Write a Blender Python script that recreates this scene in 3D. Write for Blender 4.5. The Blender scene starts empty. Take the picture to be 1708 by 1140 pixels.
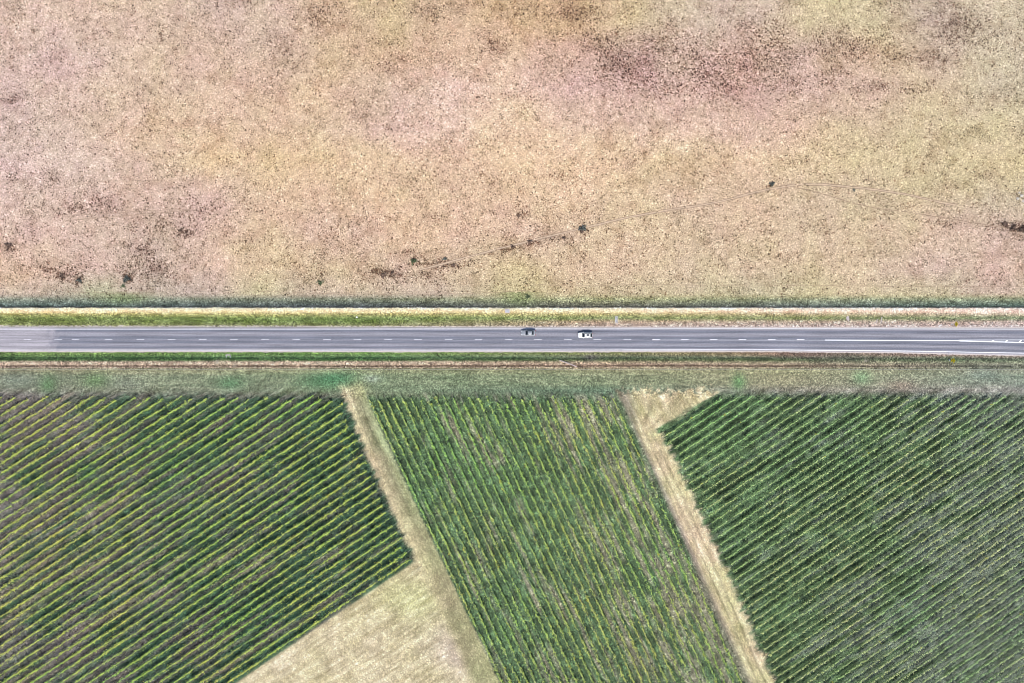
import bpy, bmesh, math, random
import numpy as np
from mathutils import Vector

# ------------------------------------------------------------------ camera, sky, sun, exposure
S = 0.2                    # metres per photograph pixel on the ground
H = 227.7                  # height of the camera above the ground
sc = bpy.context.scene
col = sc.collection
cd = bpy.data.cameras.new("camera")
cd.lens = 24; cd.sensor_width = 36; cd.clip_start = 1; cd.clip_end = 20000
cam = bpy.data.objects.new("camera", cd); col.objects.link(cam)
cam.location = (0, 0, H); cam.rotation_euler = (0, 0, 0)
sc.camera = cam
SUN_EL, SUN_AZ = math.radians(50), math.radians(174)      # azimuth clockwise from north (+y): sun stands in the south
w = bpy.data.worlds.new("World"); sc.world = w; w.use_nodes = True
nt = w.node_tree
sky = nt.nodes.new("ShaderNodeTexSky"); sky.sky_type = 'NISHITA'; sky.sun_disc = False
sky.sun_elevation = SUN_EL; sky.sun_rotation = SUN_AZ
bg = nt.nodes["Background"]; nt.links.new(sky.outputs[0], bg.inputs[0]); bg.inputs[1].default_value = 0.15
sl = bpy.data.lights.new("sun", 'SUN'); sl.energy = 4.2; sl.angle = math.radians(0.5); sl.color = (1.0, 0.95, 0.88)
so = bpy.data.objects.new("sun", sl); col.objects.link(so)
sd = Vector((math.sin(SUN_AZ)*math.cos(SUN_EL), math.cos(SUN_AZ)*math.cos(SUN_EL), math.sin(SUN_EL)))
so.rotation_euler = sd.to_track_quat('Z', 'Y').to_euler(); so.location = (0, -50, 60)
sc.view_settings.view_transform = 'Standard'; sc.view_settings.look = 'None'
sc.cycles.pixel_filter_type = 'BLACKMAN_HARRIS'; sc.cycles.filter_width = 1.0
sc.view_settings.exposure = 0.25; sc.view_settings.gamma = 1
GAIN = 1.45                # apparent brightness of a white sunlit sheet; colours below are picked from the photograph

# ------------------------------------------------------------------ helpers
def P(px, py, z=0.0):
    """photograph pixel -> world xy of a point at height z"""
    k = S*(1-z/H)
    return (px-854)*k, (570-py)*k

def lin(c):
    c = np.asarray(c, float)/255.0
    return np.where(c <= 0.04045, c/12.92, ((c+0.055)/1.055)**2.4)

def alb(c, g=None): return lin(c)/(g or GAIN)

def vnoise(x, y, scale, seed):
    """smooth value noise 0..1, x y arrays in pixels"""
    r = np.random.RandomState(seed); T = r.rand(256, 256)
    u = np.asarray(x, float)/scale+1000.3; v = np.asarray(y, float)/scale+1000.7
    iu = np.floor(u).astype(int); iv = np.floor(v).astype(int); fu = u-iu; fv = v-iv
    fu = fu*fu*(3-2*fu); fv = fv*fv*(3-2*fv)
    a = T[iu % 256, iv % 256]; b = T[(iu+1) % 256, iv % 256]
    c = T[iu % 256, (iv+1) % 256]; d = T[(iu+1) % 256, (iv+1) % 256]
    return (a*(1-fu)+b*fu)*(1-fv)+(c*(1-fu)+d*fu)*fv

def fbm(x, y, scale, seed, n=4):
    s = 0; a = 1; t = 0
    for i in range(n):
        s = s+a*vnoise(x, y, scale/2**i, seed+i); t += a; a *= 0.6
    return s/t

def sstep(a, b, x):
    t = np.clip((x-a)/(b-a), 0, 1); return t*t*(3-2*t)

def tag(o, label=None, cat=None, group=None, kind=None):
    for k, v in (("label", label), ("category", cat), ("group", group), ("kind", kind)):
        if v: o[k] = v
    return o

def mesh_obj(name, verts, faces, mat, parent=None, colors=None, smooth=False):
    """verts (N,3) array, faces (M,k) array of equal sized faces"""
    verts = np.asarray(verts, np.float32); faces = np.asarray(faces, np.int32)
    me = bpy.data.meshes.new(name); n = len(verts); m, k = faces.shape
    me.vertices.add(n); me.vertices.foreach_set("co", verts.ravel())
    me.loops.add(m*k); me.loops.foreach_set("vertex_index", faces.ravel())
    me.polygons.add(m); me.polygons.foreach_set("loop_start", np.arange(0, m*k, k, dtype=np.int32))
    me.polygons.foreach_set("loop_total", np.full(m, k, np.int32))
    me.update(calc_edges=True)
    if colors is not None:
        at = me.color_attributes.new("Col", 'FLOAT_COLOR', 'POINT')
        c4 = np.ones((n, 4), np.float32); c4[:, :3] = colors; at.data.foreach_set("color", c4.ravel())
    if mat: me.materials.append(mat)
    if smooth: me.polygons.foreach_set("use_smooth", np.ones(m, bool))
    o = bpy.data.objects.new(name, me); col.objects.link(o)
    if parent: o.parent = parent
    return o

class MB:
    """collects boxes / prisms / tubes and links them as one mesh object"""
    def __init__(s): s.bm = bmesh.new()
    def box(s, c, d, rz=0, bev=0):
        r = bmesh.ops.create_cube(s.bm, size=1); vs = r['verts']
        for v in vs: v.co = Vector((v.co.x*d[0], v.co.y*d[1], v.co.z*d[2]))
        if bev: 
            es = list({e for v in vs for e in v.link_edges})
            vs = list({v for f in bmesh.ops.bevel(s.bm, geom=es, offset=bev, segments=2, affect='EDGES')['faces'] for v in f.verts})
        cz, sz = math.cos(rz), math.sin(rz)
        for v in vs: v.co = Vector((c[0]+v.co.x*cz-v.co.y*sz, c[1]+v.co.x*sz+v.co.y*cz, c[2]+v.co.z))
        return s
    def tube(s, a, b, r0, r1=None, n=8):
        r1 = r0 if r1 is None else r1
        a = Vector(a); b = Vector(b); q = (b-a).to_track_quat('Z', 'Y')
        A = []; B = []
        for i in range(n):
            t = 2*math.pi*i/n; p = Vector((math.cos(t), math.sin(t), 0))
            A.append(s.bm.verts.new(a+q@(p*r0))); B.append(s.bm.verts.new(b+q@(p*r1)))
        for i in range(n): s.bm.faces.new((A[i], A[(i+1) % n], B[(i+1) % n], B[i]))
        s.bm.faces.new(A[::-1]); s.bm.faces.new(B)
        return s
    def poly(s, pts, th=0.0, nrm=None):
        vs = [s.bm.verts.new(p) for p in pts]; f = s.bm.faces.new(vs)
        if th:
            r = bmesh.ops.extrude_face_region(s.bm, geom=[f])
            nn = Vector(nrm)*th
            for v in [g for g in r['geom'] if isinstance(g, bmesh.types.BMVert)]: v.co += nn
        return s
    def loft(s, rings, cap=True):
        R = [[s.bm.verts.new(p) for p in r] for r in rings]; n = len(R[0])
        for a, b in zip(R[:-1], R[1:]):
            for i in range(n): s.bm.faces.new((a[i], a[(i+1) % n], b[(i+1) % n], b[i]))
        if cap: s.bm.faces.new(R[0][::-1]); s.bm.faces.new(R[-1])
        return s
    def build(s, name, mat, parent=None, smooth=False):
        bmesh.ops.recalc_face_normals(s.bm, faces=s.bm.faces)
        me = bpy.data.meshes.new(name); s.bm.to_mesh(me); s.bm.free()
        if smooth:
            for p in me.polygons: p.use_smooth = True
        me.materials.append(mat); o = bpy.data.objects.new(name, me); col.objects.link(o)
        if parent: o.parent = parent
        return o

def empty(name, loc=(0, 0, 0), rz=0):
    o = bpy.data.objects.new(name, None); col.objects.link(o); o.location = loc; o.rotation_euler = (0, 0, rz)
    o.empty_display_size = 0.5
    return o

def copy_tree(o, parent=None):
    c = o.copy(); col.objects.link(c); c.parent = parent
    for ch in o.children: copy_tree(ch, c)
    return c

# ------------------------------------------------------------------ materials
def mat_plain(name, c, rough=0.6, metal=0.0, noise=0.12, nscale=3.0, spec=0.4):
    m = bpy.data.materials.new(name); m.use_nodes = True; t = m.node_tree; b = t.nodes["Principled BSDF"]
    tc = t.nodes.new("ShaderNodeTexCoord"); n = t.nodes.new("ShaderNodeTexNoise"); n.inputs["Scale"].default_value = nscale
    n.inputs["Detail"].default_value = 4
    mr = t.nodes.new("ShaderNodeMapRange"); mr.inputs[1].default_value = .3; mr.inputs[2].default_value = .7
    mr.inputs[3].default_value = 1-noise; mr.inputs[4].default_value = 1+noise
    mx = t.nodes.new("ShaderNodeVectorMath"); mx.operation = 'SCALE'; mx.inputs[0].default_value = c[:3]
    t.links.new(tc.outputs["Object"], n.inputs["Vector"]); t.links.new(n.outputs[0], mr.inputs[0]); t.links.new(mr.outputs[0], mx.inputs["Scale"])
    t.links.new(mx.outputs[0], b.inputs["Base Color"])
    b.inputs["Roughness"].default_value = rough; b.inputs["Metallic"].default_value = metal
    b.inputs["Specular IOR Level"].default_value = spec
    return m

def mat_attr(name, transl=0.0, grain=None, bump=0.0):
    """colour from the mesh's own colour attribute, with fine procedural grain in world metres"""
    m = bpy.data.materials.new(name); m.use_nodes = True; t = m.node_tree; b = t.nodes["Principled BSDF"]
    a = t.nodes.new("ShaderNodeAttribute"); a.attribute_name = "Col"; out = a.outputs["Color"]
    b.inputs["Roughness"].default_value = 0.9; b.inputs["Specular IOR Level"].default_value = 0.15
    if grain:
        g = t.nodes.new("ShaderNodeNewGeometry"); prev = None
        for sca, lo, hi in grain:
            n = t.nodes.new("ShaderNodeTexNoise"); n.inputs["Scale"].default_value = sca; n.inputs["Detail"].default_value = 2
            t.links.new(g.outputs["Position"], n.inputs["Vector"])
            mr = t.nodes.new("ShaderNodeMapRange"); mr.inputs[1].default_value = .32; mr.inputs[2].default_value = .68
            mr.inputs[3].default_value = lo; mr.inputs[4].default_value = hi; t.links.new(n.outputs[0], mr.inputs[0])
            vm = t.nodes.new("ShaderNodeVectorMath"); vm.operation = 'SCALE'
            t.links.new(out, vm.inputs[0]); t.links.new(mr.outputs[0], vm.inputs["Scale"]); out = vm.outputs[0]; prev = n
        if bump:
            bp = t.nodes.new("ShaderNodeBump"); bp.inputs["Strength"].default_value = bump; bp.inputs["Distance"].default_value = 0.15
            t.links.new(prev.outputs[0], bp.inputs["Height"]); t.links.new(bp.outputs[0], b.inputs["Normal"])
    t.links.new(out, b.inputs["Base Color"])
    if transl:
        tr = t.nodes.new("ShaderNodeBsdfTranslucent"); mx = t.nodes.new("ShaderNodeMixShader"); mx.inputs[0].default_value = transl
        t.links.new(out, tr.inputs[0]); t.links.new(b.outputs[0], mx.inputs[1]); t.links.new(tr.outputs[0], mx.inputs[2])
        t.links.new(mx.outputs[0], t.nodes["Material Output"].inputs[0])
    return m

M_ground = mat_attr("soil_and_turf", grain=[(.9, .88, 1.12), (2.3, .62, 1.36)], bump=.6)
M_tuft = mat_attr("grass_blades")
M_leaf = mat_attr("vine_leaves", transl=0.25)

# ------------------------------------------------------------------ where the colours lie (photograph pixels)
PAS = np.array([
 [(204,184,166),(203,182,160),(200,180,158),(190,172,155),(190,172,150),(190,168,135),(176,160,118),(185,162,130),(180,155,115),(178,150,112),(186,172,130),(184,172,148),(185,170,150),(190,182,140),(188,182,140),(175,160,145),(190,182,155)],
 [(204,182,170),(206,186,170),(205,186,160),(196,172,150),(190,172,150),(196,174,140),(185,160,125),(205,178,150),(205,180,150),(190,160,140),(175,148,135),(185,165,145),(180,152,135),(175,155,135),(190,170,135),(185,170,145),(190,182,155)],
 [(200,180,168),(208,188,165),(206,186,160),(205,182,158),(204,180,152),(205,182,145),(196,176,150),(222,196,178),(222,196,172),(200,172,160),(185,158,145),(195,170,155),(180,150,135),(195,172,155),(188,165,145),(194,180,145),(186,180,150)],
 [(196,178,166),(204,186,164),(206,182,150),(208,182,158),(208,186,152),(210,186,158),(204,178,160),(222,196,176),(224,200,165),(215,190,165),(210,185,165),(215,192,165),(212,185,165),(214,190,158),(196,182,145),(194,182,145),(192,184,145)],
 [(205,186,174),(204,186,172),(204,184,160),(212,188,148),(204,182,138),(214,190,148),(214,190,155),(216,190,158),(220,194,158),(222,196,158),(216,192,155),(210,190,150),(214,190,155),(208,190,150),(200,188,145),(198,186,145),(198,186,142)],
 [(206,186,172),(202,180,165),(200,178,160),(196,174,155),(208,184,150),(214,190,155),(214,190,152),(206,182,150),(210,184,150),(218,192,158),(205,188,150),(208,186,158),(204,182,150),(192,178,145),(192,178,145),(196,184,145),(190,180,150)],
 [(206,184,168),(196,176,158),(180,165,145),(195,172,150),(200,180,145),(206,182,158),(208,182,152),(208,180,150),(210,186,158),(200,182,150),(206,186,150),(200,182,150),(200,180,148),(200,184,150),(200,184,150),(205,184,158),(196,174,158)],
 [(200,176,148),(188,166,150),(172,158,140),(200,176,152),(195,178,140),(196,180,142),(190,172,145),(196,178,150),(190,178,130),(200,180,145),(200,180,150),(196,182,150),(194,178,145),(200,184,148),(196,178,150),(196,178,160),(202,178,158)],
 [(160,158,145),(150,158,125),(160,155,140),(170,160,145),(172,168,130),(165,155,140),(158,158,130),(165,155,140),(160,160,110),(176,172,130),(178,172,132),(176,172,135),(170,168,135),(182,176,135),(180,172,135),(175,168,135),(175,168,145)]], float)
PX = np.arange(17)*100.0+50; PY = np.array([30, 90, 150, 210, 270, 330, 390, 450, 500.0])

HEATH = [(1010,70,45,20,.7),(1040,112,50,25,.8),(1110,80,50,25,.5),(1180,122,40,25,.7),(1270,92,45,45,.7),(1240,40,40,20,.3),
 (960,20,60,12,.7),(870,18,40,13,.5),(820,78,22,14,.8),(655,70,28,9,.6),(530,25,25,20,.5),(390,5,30,12,.6),(480,90,40,25,.3),
 (1420,78,45,18,.9),(1390,125,20,20,.5),(1470,147,60,7,.6),(1550,100,30,12,.8),(1600,45,45,28,.8),(1510,100,30,12,.5),
 (1230,165,50,18,.3),(595,185,20,15,.5),(660,105,30,20,.4),(15,165,15,8,.6),(265,60,25,12,.3),(310,30,20,8,.3),(1380,55,60,10,.3),
 (80,448,18,8,.8),(105,460,16,9,.9),(132,468,12,7,.9),(15,412,12,10,.9),(212,466,12,12,1),(240,425,20,30,.6),(285,370,45,22,.5),
 (262,450,20,20,.6),(305,387,12,6,.9),(125,350,30,8,.5),(345,352,20,12,.4),(690,435,9,13,.8),(742,443,32,7,1),(700,441,20,5,.8),
 (640,458,28,6,1),(700,462,30,9,.5),(530,460,12,16,.6),(882,405,22,7,1),(848,413,24,6,.9),(812,424,22,4,.7),(918,398,14,5,.6),(780,436,20,4,.6),(972,383,6,8,1),(945,398,20,5,.5),
 (1287,308,4,7,1),(870,358,14,12,.5),(90,295,14,8,.6),(1692,380,30,8,1),(1650,378,20,5,.6),(1575,370,30,7,.5),(1480,352,50,5,.35),
 (700,303,30,12,.3),(820,302,15,12,.4),(720,362,20,10,.35),(1330,270,20,6,.2),(630,468,30,8,.3),(1040,265,25,12,.3),(1700,325,6,10,.8),
 (1170,100,60,20,.4),(930,110,40,30,.3),(1090,140,60,25,.4),(1310,150,40,20,.4),(720,15,30,10,.4),(350,70,40,20,.2),(170,340,40,20,.3)]

def heath(px, py, small=False):
    wx = px+14*(fbm(px, py, 26, 51)-.5)*2; wy = py+10*(fbm(px, py, 26, 61)-.5)*2
    h = np.zeros_like(np.asarray(px, float))
    for (x, y, rx, ry, s) in HEATH:
        if small and (ry > 14 or s < .5 or y < 250): continue
        d = ((wx-x)/rx)**2+((wy-y)/ry)**2
        h = np.maximum(h, s*np.exp(-d*.9))
    return h

def pasture(px, py):
    wx = px+90*(fbm(px, py, 90, 11)-.5); wy = py+60*(fbm(px, py, 90, 21)-.5)
    u = np.clip((wx-PX[0])/100, 0, 15.999); v = np.interp(wy, PY, np.arange(9)); v = np.clip(v, 0, 7.999)
    iu = u.astype(int); iv = v.astype(int); fu = (u-iu)[:, None]; fv = (v-iv)[:, None]
    c = (PAS[iv, iu]*(1-fu)+PAS[iv, iu+1]*fu)*(1-fv)+(PAS[iv+1, iu]*(1-fu)+PAS[iv+1, iu+1]*fu)*fv
    n1 = (fbm(px, py, 34, 31)-.5)[:, None]; n2 = (fbm(px, py, 48, 41)-.5)[:, None]; n3 = (fbm(px, py, 9, 71, 3)-.5)[:, None]
    n4 = (fbm(px, py, 16, 75, 4)-.5)[:, None]; brk = sstep(.54, .70, fbm(px, py, 20, 85, 4))*sstep(.40, .58, fbm(px, py, 110, 95, 2))
    brk = brk[:, None]*np.array([[28, 30, 30.]])
    c = c+n1*np.array([[8, -2, 10.]])+n2*np.array([[6, 10, -2.]])-brk+n3*38+n4*44*np.array([[1, 1, .92]])+np.array([[6, 3, 2.]])
    lum = c.mean(1, keepdims=True); c = c+np.clip(190-lum, 0, 60)*.45
    c = c*.80+np.array([[211, 190, 166.]])*.20+np.array([[5, 2, 4.]])+(np.clip((px-900)/800, 0, 1)*np.clip((py-40)/200, .3, 1))[:, None]*np.array([[-2, 0, -2.]])
    c = c*(1-.06*heath(px, py)[:, None]*np.array([[1, 1.03, 1.0]]))
    return c

def bands(px, py, tab):
    """tab: list of (py, [colours at x=0, 600, 1000, 1300, 1708])"""
    X = [0, 600, 1000, 1300, 1708]; ys = [t[0] for t in tab]; out = np.zeros((len(px), 3))
    for ch in range(3):
        rows = np.array([np.interp(px, X, [c[ch] for c in t[1]]) for t in tab])
        v = np.interp(py, ys, np.arange(len(ys))); i = np.clip(v.astype(int), 0, len(ys)-2); f = v-i
        k = np.arange(len(px)); out[:, ch] = rows[i, k]*(1-f)+rows[i+1, k]*f
    return out

NB = [(490, [(170,160,145)]*2+[(180,172,132)]*3),
      (500, [(140,146,128),(140,145,122),(165,165,122),(155,158,125),(150,158,128)]),
      (509, [(96,112,104),(98,106,102),(118,118,100),(112,120,108),(104,122,110)]),  # this and next row: ditch greenery with the bank's shadow painted in
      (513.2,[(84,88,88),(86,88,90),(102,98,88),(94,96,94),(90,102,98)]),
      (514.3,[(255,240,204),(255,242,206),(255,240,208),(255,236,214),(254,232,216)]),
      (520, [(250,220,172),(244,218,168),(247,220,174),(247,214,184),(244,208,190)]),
      (525, [(170,165,105),(178,172,115),(190,180,125),(190,175,135),(190,174,150)]),
      (531, [(125,140,80),(125,145,85),(140,152,100),(140,150,98),(132,146,112)]),
      (537, [(130,140,85),(120,138,78),(205,178,150),(206,184,160),(206,184,168)]),
      (543, [(135,140,90),(140,142,98),(196,172,155),(200,178,165),(205,184,175)]),
      (546, [(175,165,150),(180,172,158),(205,188,178),(205,188,180),(210,192,186)])]
SB = [(585, [(196,190,180),(200,195,190),(205,195,190),(200,190,186),(196,186,186)]),
      (589, [(120,145,80),(115,150,75),(135,140,85),(160,130,108),(165,150,145)]),
      (593, [(106,128,82),(104,132,86),(128,130,102),(135,120,98),(150,130,125)]),
      (595.3, [(98,124,78),(96,128,84),(116,126,98),(118,122,98),(142,132,118)]),
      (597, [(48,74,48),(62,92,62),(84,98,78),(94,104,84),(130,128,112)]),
      (598.6, [(84,110,70),(88,122,76),(110,122,90),(112,124,92),(132,134,114)]),
      (601, [(88,115,70),(95,130,75),(120,130,90),(118,130,90),(128,138,112)]),
      (604, [(196,174,152),(198,172,150),(170,155,125),(155,148,118),(135,142,115)]),
      (608, [(214,188,164),(218,192,166),(190,165,142),(185,165,140),(140,142,122)]),
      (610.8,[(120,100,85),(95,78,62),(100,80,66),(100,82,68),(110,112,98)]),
      (613, [(190,166,148),(200,176,152),(205,182,152),(200,180,150),(150,152,130)]),
      (615.5,[(150,148,118),(140,142,108),(160,152,120),(150,148,115),(135,138,118)]),
      (618, [(156,150,120),(148,152,116),(153,152,116),(160,158,122),(150,152,130)]),
      (628, [(144,148,124),(128,142,110),(140,148,116),(158,154,122),(140,152,132)]),
      (640, [(140,144,120),(130,142,112),(134,144,112),(156,152,122),(142,150,134)]),
      (652, [(128,128,112),(130,142,112),(112,132,108),(140,136,120),(150,146,138)]),
      (662, [(120,112,108),(140,135,112),(104,118,98),(120,122,108),(135,138,126)])]

def edge_left(y):  return np.interp(y, [640, 660, 720, 775, 840, 890, 940, 1000], [562, 574, 596, 619, 648, 672, 694, 694])
def edge_midL(y):  return np.interp(y, [640, 705, 915, 1120, 1220], [603, 629, 727, 824, 874])
def edge_midR(y):  return np.interp(y, [640, 705, 915, 1120, 1220], [1022, 1052, 1146, 1238, 1284])
def edge_right(y): return np.interp(y, [650, 700, 716, 770, 830, 930, 1030, 1130, 1220], [1205, 1126, 1096, 1126, 1156, 1201, 1245, 1288, 1328])
def edge_stub(x):  return 678.4+16*45.2-(x/400.0)*(249.3+.5*45.2)      # lower edge of the left block

def lower(px, py):
    """colour south of the road (photograph values), vineyard floors included"""
    c = bands(px, py, SB)
    n1 = fbm(px, py, 40, 81)[:, None]; n2 = fbm(px, py, 12, 91, 3)[:, None]; nb = fbm(px, py, 70, 131)[:, None]
    stx = fbm(px*.07, py, 2.6, 181, 2)[:, None]; c = c+(stx-.5)*np.array([[46, 40, 36.]])*(1-sstep(645, 662, py))[:, None]
    def over(m, cc):
        nonlocal c
        m = m[:, None]; c = c*(1-m)+cc*m
    al = (px*.84-py*.54); ac = (px*.54+py*.84)
    j = 4*(fbm(px, py, 5, 101, 2)-.5)*2
    jr = 7*(fbm(ac, al*.15, 5.0, 103, 2)-.5)*2
    x = px+j; y = py+j
    hs = np.where(px < 585, 1, 0)+np.where(px > 1090, 1, 0); hk = (hs*sstep(640, 656, py)*(1-sstep(672, 690, py)))[:, None]
    c = c+hk*(fbm(al*.12, ac, 5.5, 143, 2)[:, None]-.5)*95
    vin = sstep(650, 670, y)
    # direction along the rows, for streaky floors
    st = fbm(al*.12, ac, 6.5, 141, 2)[:, None]
    left = np.array([[136, 128, 122.]])*(.72+.5*n1)*(.7+.6*st); lg = np.array([[72, 98, 74.]])*(.7+.6*n2)
    g = sstep(.30, .66, nb*.5+st*.5+.00042*(px[:, None]-200)); left = left*(1-g)+lg*g
    pk = .8*sstep(.56, .76, fbm(al*.07, ac, 8.5, 147, 2)*.75+.25*nb[:, 0]+.00016*(py-900))[:, None]; left = left*(1-.8*pk)+.8*pk*np.array([[172, 152, 134.]])*(.8+.4*n2)
    over(vin*sstep(-7, 7, edge_left(py)-px+jr), left)
    al2 = (px*.42+py*.905); ac2 = (px*.905-py*.42)
    st2 = fbm(al2*.1, ac2, 7.0, 151, 2)[:, None]
    mid = np.array([[94, 118, 84.]])*(.72+.56*n2); mg = np.array([[164, 154, 134.]])*(.8+.4*n2)
    g = .8*sstep(.47, .72, st2*.66+n1*.36+.00035*(px[:, None]-900)); mid = mid*(1-g)+mg*g
    over(vin*sstep(-3, 3, x-edge_midL(y))*sstep(-5, 5, edge_midR(y)-x), mid)
    rgt = np.array([[96, 120, 82.]])*(.7+.6*n2)*(.7+.6*st); rg = np.array([[124, 134, 116.]])*(.8+.4*n2)
    g = sstep(.42, .72, nb*.4+st*.6+.0007*(px[:, None]-1420)+.0002*(py[:, None]-850)); rgt = rgt*(1-g)+rg*g
    over(vin*sstep(-6, 8, px-edge_right(py)+jr*1.7), rgt)
    # grass track between left and middle blocks
    tA = sstep(-7, 7, px-edge_left(py)-jr)*sstep(-3, 3, edge_midL(y)-x)*sstep(630, 650, py)
    u = np.clip((px-edge_left(py))/np.maximum(edge_midL(py)-edge_left(py), 1), 0, 1)[:, None]
    ca = np.array([[222, 200, 162.]])*(1-u)+np.array([[160, 170, 124.]])*u
    sA = fbm(al2*.07, ac2, 4.5, 195, 2)[:, None]; ca = ca+(sA-.5)*44
    for ur in (.34, .62): ca = ca*(1-.15*np.exp(-((u-ur)/.05)**2)*(.4+1.1*n1))
    ca = ca*(1-.30*np.exp(-((u-.55)/.18)**2)*(n1*1.2))+(n2-.5)*30+(n1-.5)*np.array([[10, 26, 10.]])
    low = sstep(700, 960, py)[:, None]
    ca = ca*(1-low)+low*((np.array([[210, 194, 152.]])*(1-u)+np.array([[184, 178, 134.]])*u)*(1-.12*np.exp(-((u-.75)/.2)**2))+(n2-.5)*26+(n1-.5)*np.array([[4, 18, 4.]]))
    over(tA*1.0, ca)
    # stubble triangle
    tri = sstep(2, 8, py-edge_stub(px))*sstep(-10, 12, edge_left(940+0*px)+(py-930)*.455-px)*(py > 925)
    st3 = fbm(al*.09, ac, 3.4, 161, 3)[:, None]; n4 = fbm(px, py, 60, 171)[:, None]
    cs = np.array([[216, 200, 162.]])+(st3-.5)*72+(n4-.5)*np.array([[18, 10, 26.]])+(n2-.5)*26
    cs = cs-.45*np.exp(-(((px-770)/60)**2+((py-1075)/45)**2))[:, None]*np.array([[34, 34, 8.]])
    cs = cs+np.exp(-(((px-690)/60)**2+((py-1000)/40)**2))[:, None]*np.array([[-12, 0, -16.]])
    over(tri*1.0, cs)
    # tan track between middle and right blocks
    tB = sstep(-5, 5, x-edge_midR(y))*sstep(-8, 6, edge_right(py)-px-jr*1.7)*sstep(644, 658, py+3*j)
    u = np.clip((px-edge_midR(py))/np.maximum(edge_right(py)-edge_midR(py), 1), 0, 1)[:, None]
    sB = fbm(al2*.07, ac2, 4.5, 191, 2)[:, None]; cb = np.array([[228, 206, 170.]])+(n2-.5)*30+(sB-.5)*60+(n1-.5)*np.array([[-20, 10, -22.]])+np.array([[-6, 0, -8.]])
    cb = cb*(1-.30*np.exp(-((u-.04)/.14)**2)*np.array([[1, .98, .8]]))
    for ur in (.38, .66): cb = cb*(1-.17*np.exp(-((u-ur)/.045)**2)*(.4+1.1*n1))
    top = np.exp(-(((px-1130)/26)**2+((py-690)/24)**2))[:, None]; cb = cb*(1-.5*top)+.5*top*np.array([[176, 168, 125.]])
    over(tB*1.0, cb)
    # dry strips that run out from the row ends, and weedy green patches on the headland
    for (bx, by, rx, ry, cc, s) in [(80,642,14,16,(88,132,80),.6),(160,635,22,12,(100,138,84),.55),(385,640,22,10,(90,140,95),.6),
          (560,632,40,12,(70,130,90),.6),(540,640,40,10,(90,140,95),.5),(1232,638,11,13,(104,156,98),.7),(1437,630,16,12,(120,160,115),.6),
          (1505,643,24,9,(176,150,135),.5),(620,632,14,6,(190,200,185),.6),(600,650,16,18,(176,172,128),.6),(1590,600,14,5,(108,135,92),.5),
          (1400,596,60,9,(110,110,96),.7),(1340,592,60,5,(110,90,86),.6),(985,597,12,6,(112,102,108),.6),(370,606,14,6,(190,178,150),.5),
          (1640,625,30,10,(135,150,140),.5),(30,635,40,12,(128,140,128),.5),(210,640,30,10,(140,146,130),.5)]:
        m = s*np.exp(-((px-bx)/rx)**2-((py-by)/ry)**2)
        over(m, np.array([cc], float))
    c = c*(1+.22*(n2-.5))
    return c

def ground_col(px, py):
    px = np.asarray(px, float); py = np.asarray(py, float)
    cx = np.clip(px, -120, 1828); cy = np.clip(py, -120, 1260)
    c = np.zeros((len(px), 3)); A = cy < 488; Bm = (cy >= 488) & (cy < 566); D = cy >= 566
    if A.any(): c[A] = pasture(cx[A], cy[A])
    if Bm.any():
        x, y = cx[Bm], cy[Bm]; wob = 1.6*(fbm(x, y*.4, 14, 121, 3)-.5)
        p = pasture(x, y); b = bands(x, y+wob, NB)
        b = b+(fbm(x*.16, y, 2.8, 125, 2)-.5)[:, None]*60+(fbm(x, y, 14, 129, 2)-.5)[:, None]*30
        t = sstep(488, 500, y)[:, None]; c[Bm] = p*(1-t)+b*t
        bl = np.exp(-((x-205)/45)**2-((y-497)/10)**2)[:, None]*.6+np.exp(-((x-865)/30)**2-((y-492)/22)**2)[:, None]*.5
        cc = c[Bm]; c[Bm] = cc*(1-bl)+bl*np.array([[120, 140, 88.]])
    if D.any():
        x, y = cx[D], cy[D]; wob = 1.4*(fbm(x, y*.4, 16, 127, 3)-.5)*(y < 640)
        c[D] = lower(x, y+wob)
    far = (py < -130) | (py > 1270) | ((np.abs(px-854) > 990) & ((py < 480) | (py > 660)))
    c[far] = np.where((py[far] < 500)[:, None], np.array([[204, 186, 156.]]), np.array([[104, 122, 88.]]))
    return np.clip(c, 18, 250)

def ground_z(px, py):
    ys = [-1e5, 470, 492, 504, 510, 511.5, 514.6, 518, 525, 533, 541, 544.5, 546, 586, 588, 592, 597.5, 602, 606, 609.5, 611, 612.5, 616, 640, 1e5]
    zs = [0, 0, -.06, -.16, -.26, -.26, .14, .14, .02, -.28, -.06, -.02, -.06, -.06, -.03, -.2, -.62, -.12, .02, .0, -.16, .0, .0, 0, 0]
    px = np.asarray(px, float)
    wob = 3.0*(fbm(px, np.asarray(py)*0.2, 13, 127, 4)-.5)
    a = np.interp(py+wob*((py < 540) | (py > 590)), ys, zs)
    return a

# ------------------------------------------------------------------ the ground: one sheet out to the horizon
gx = np.concatenate([[-60000, -25000, -10000, -4000, -1500, -600, -250], np.arange(-120, 1829, 2.0), [1960, 2300, 3200, 5600, 12000, 27000, 60000]])
gy = np.concatenate([[-60000, -25000, -10000, -4000, -1500, -600, -250], np.arange(-120, 498, 2.0), np.arange(498, 664, 1.0), np.arange(664, 1261, 2.0),
                     [1400, 1700, 2600, 5000, 12000, 27000, 60000]])
GX, GY = np.meshgrid(gx, gy); fx = GX.ravel(); fy = GY.ravel()
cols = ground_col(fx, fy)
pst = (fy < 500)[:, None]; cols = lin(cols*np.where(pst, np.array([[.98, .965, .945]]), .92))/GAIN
zz = ground_z(fx, fy)
vx, vy = P(fx, fy)
nx, ny = len(gx), len(gy)
i0 = (np.arange(ny-1)[:, None]*nx+np.arange(nx-1)[None, :]).ravel()
faces = np.stack([i0, i0+nx, i0+nx+1, i0+1], 1)
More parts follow.
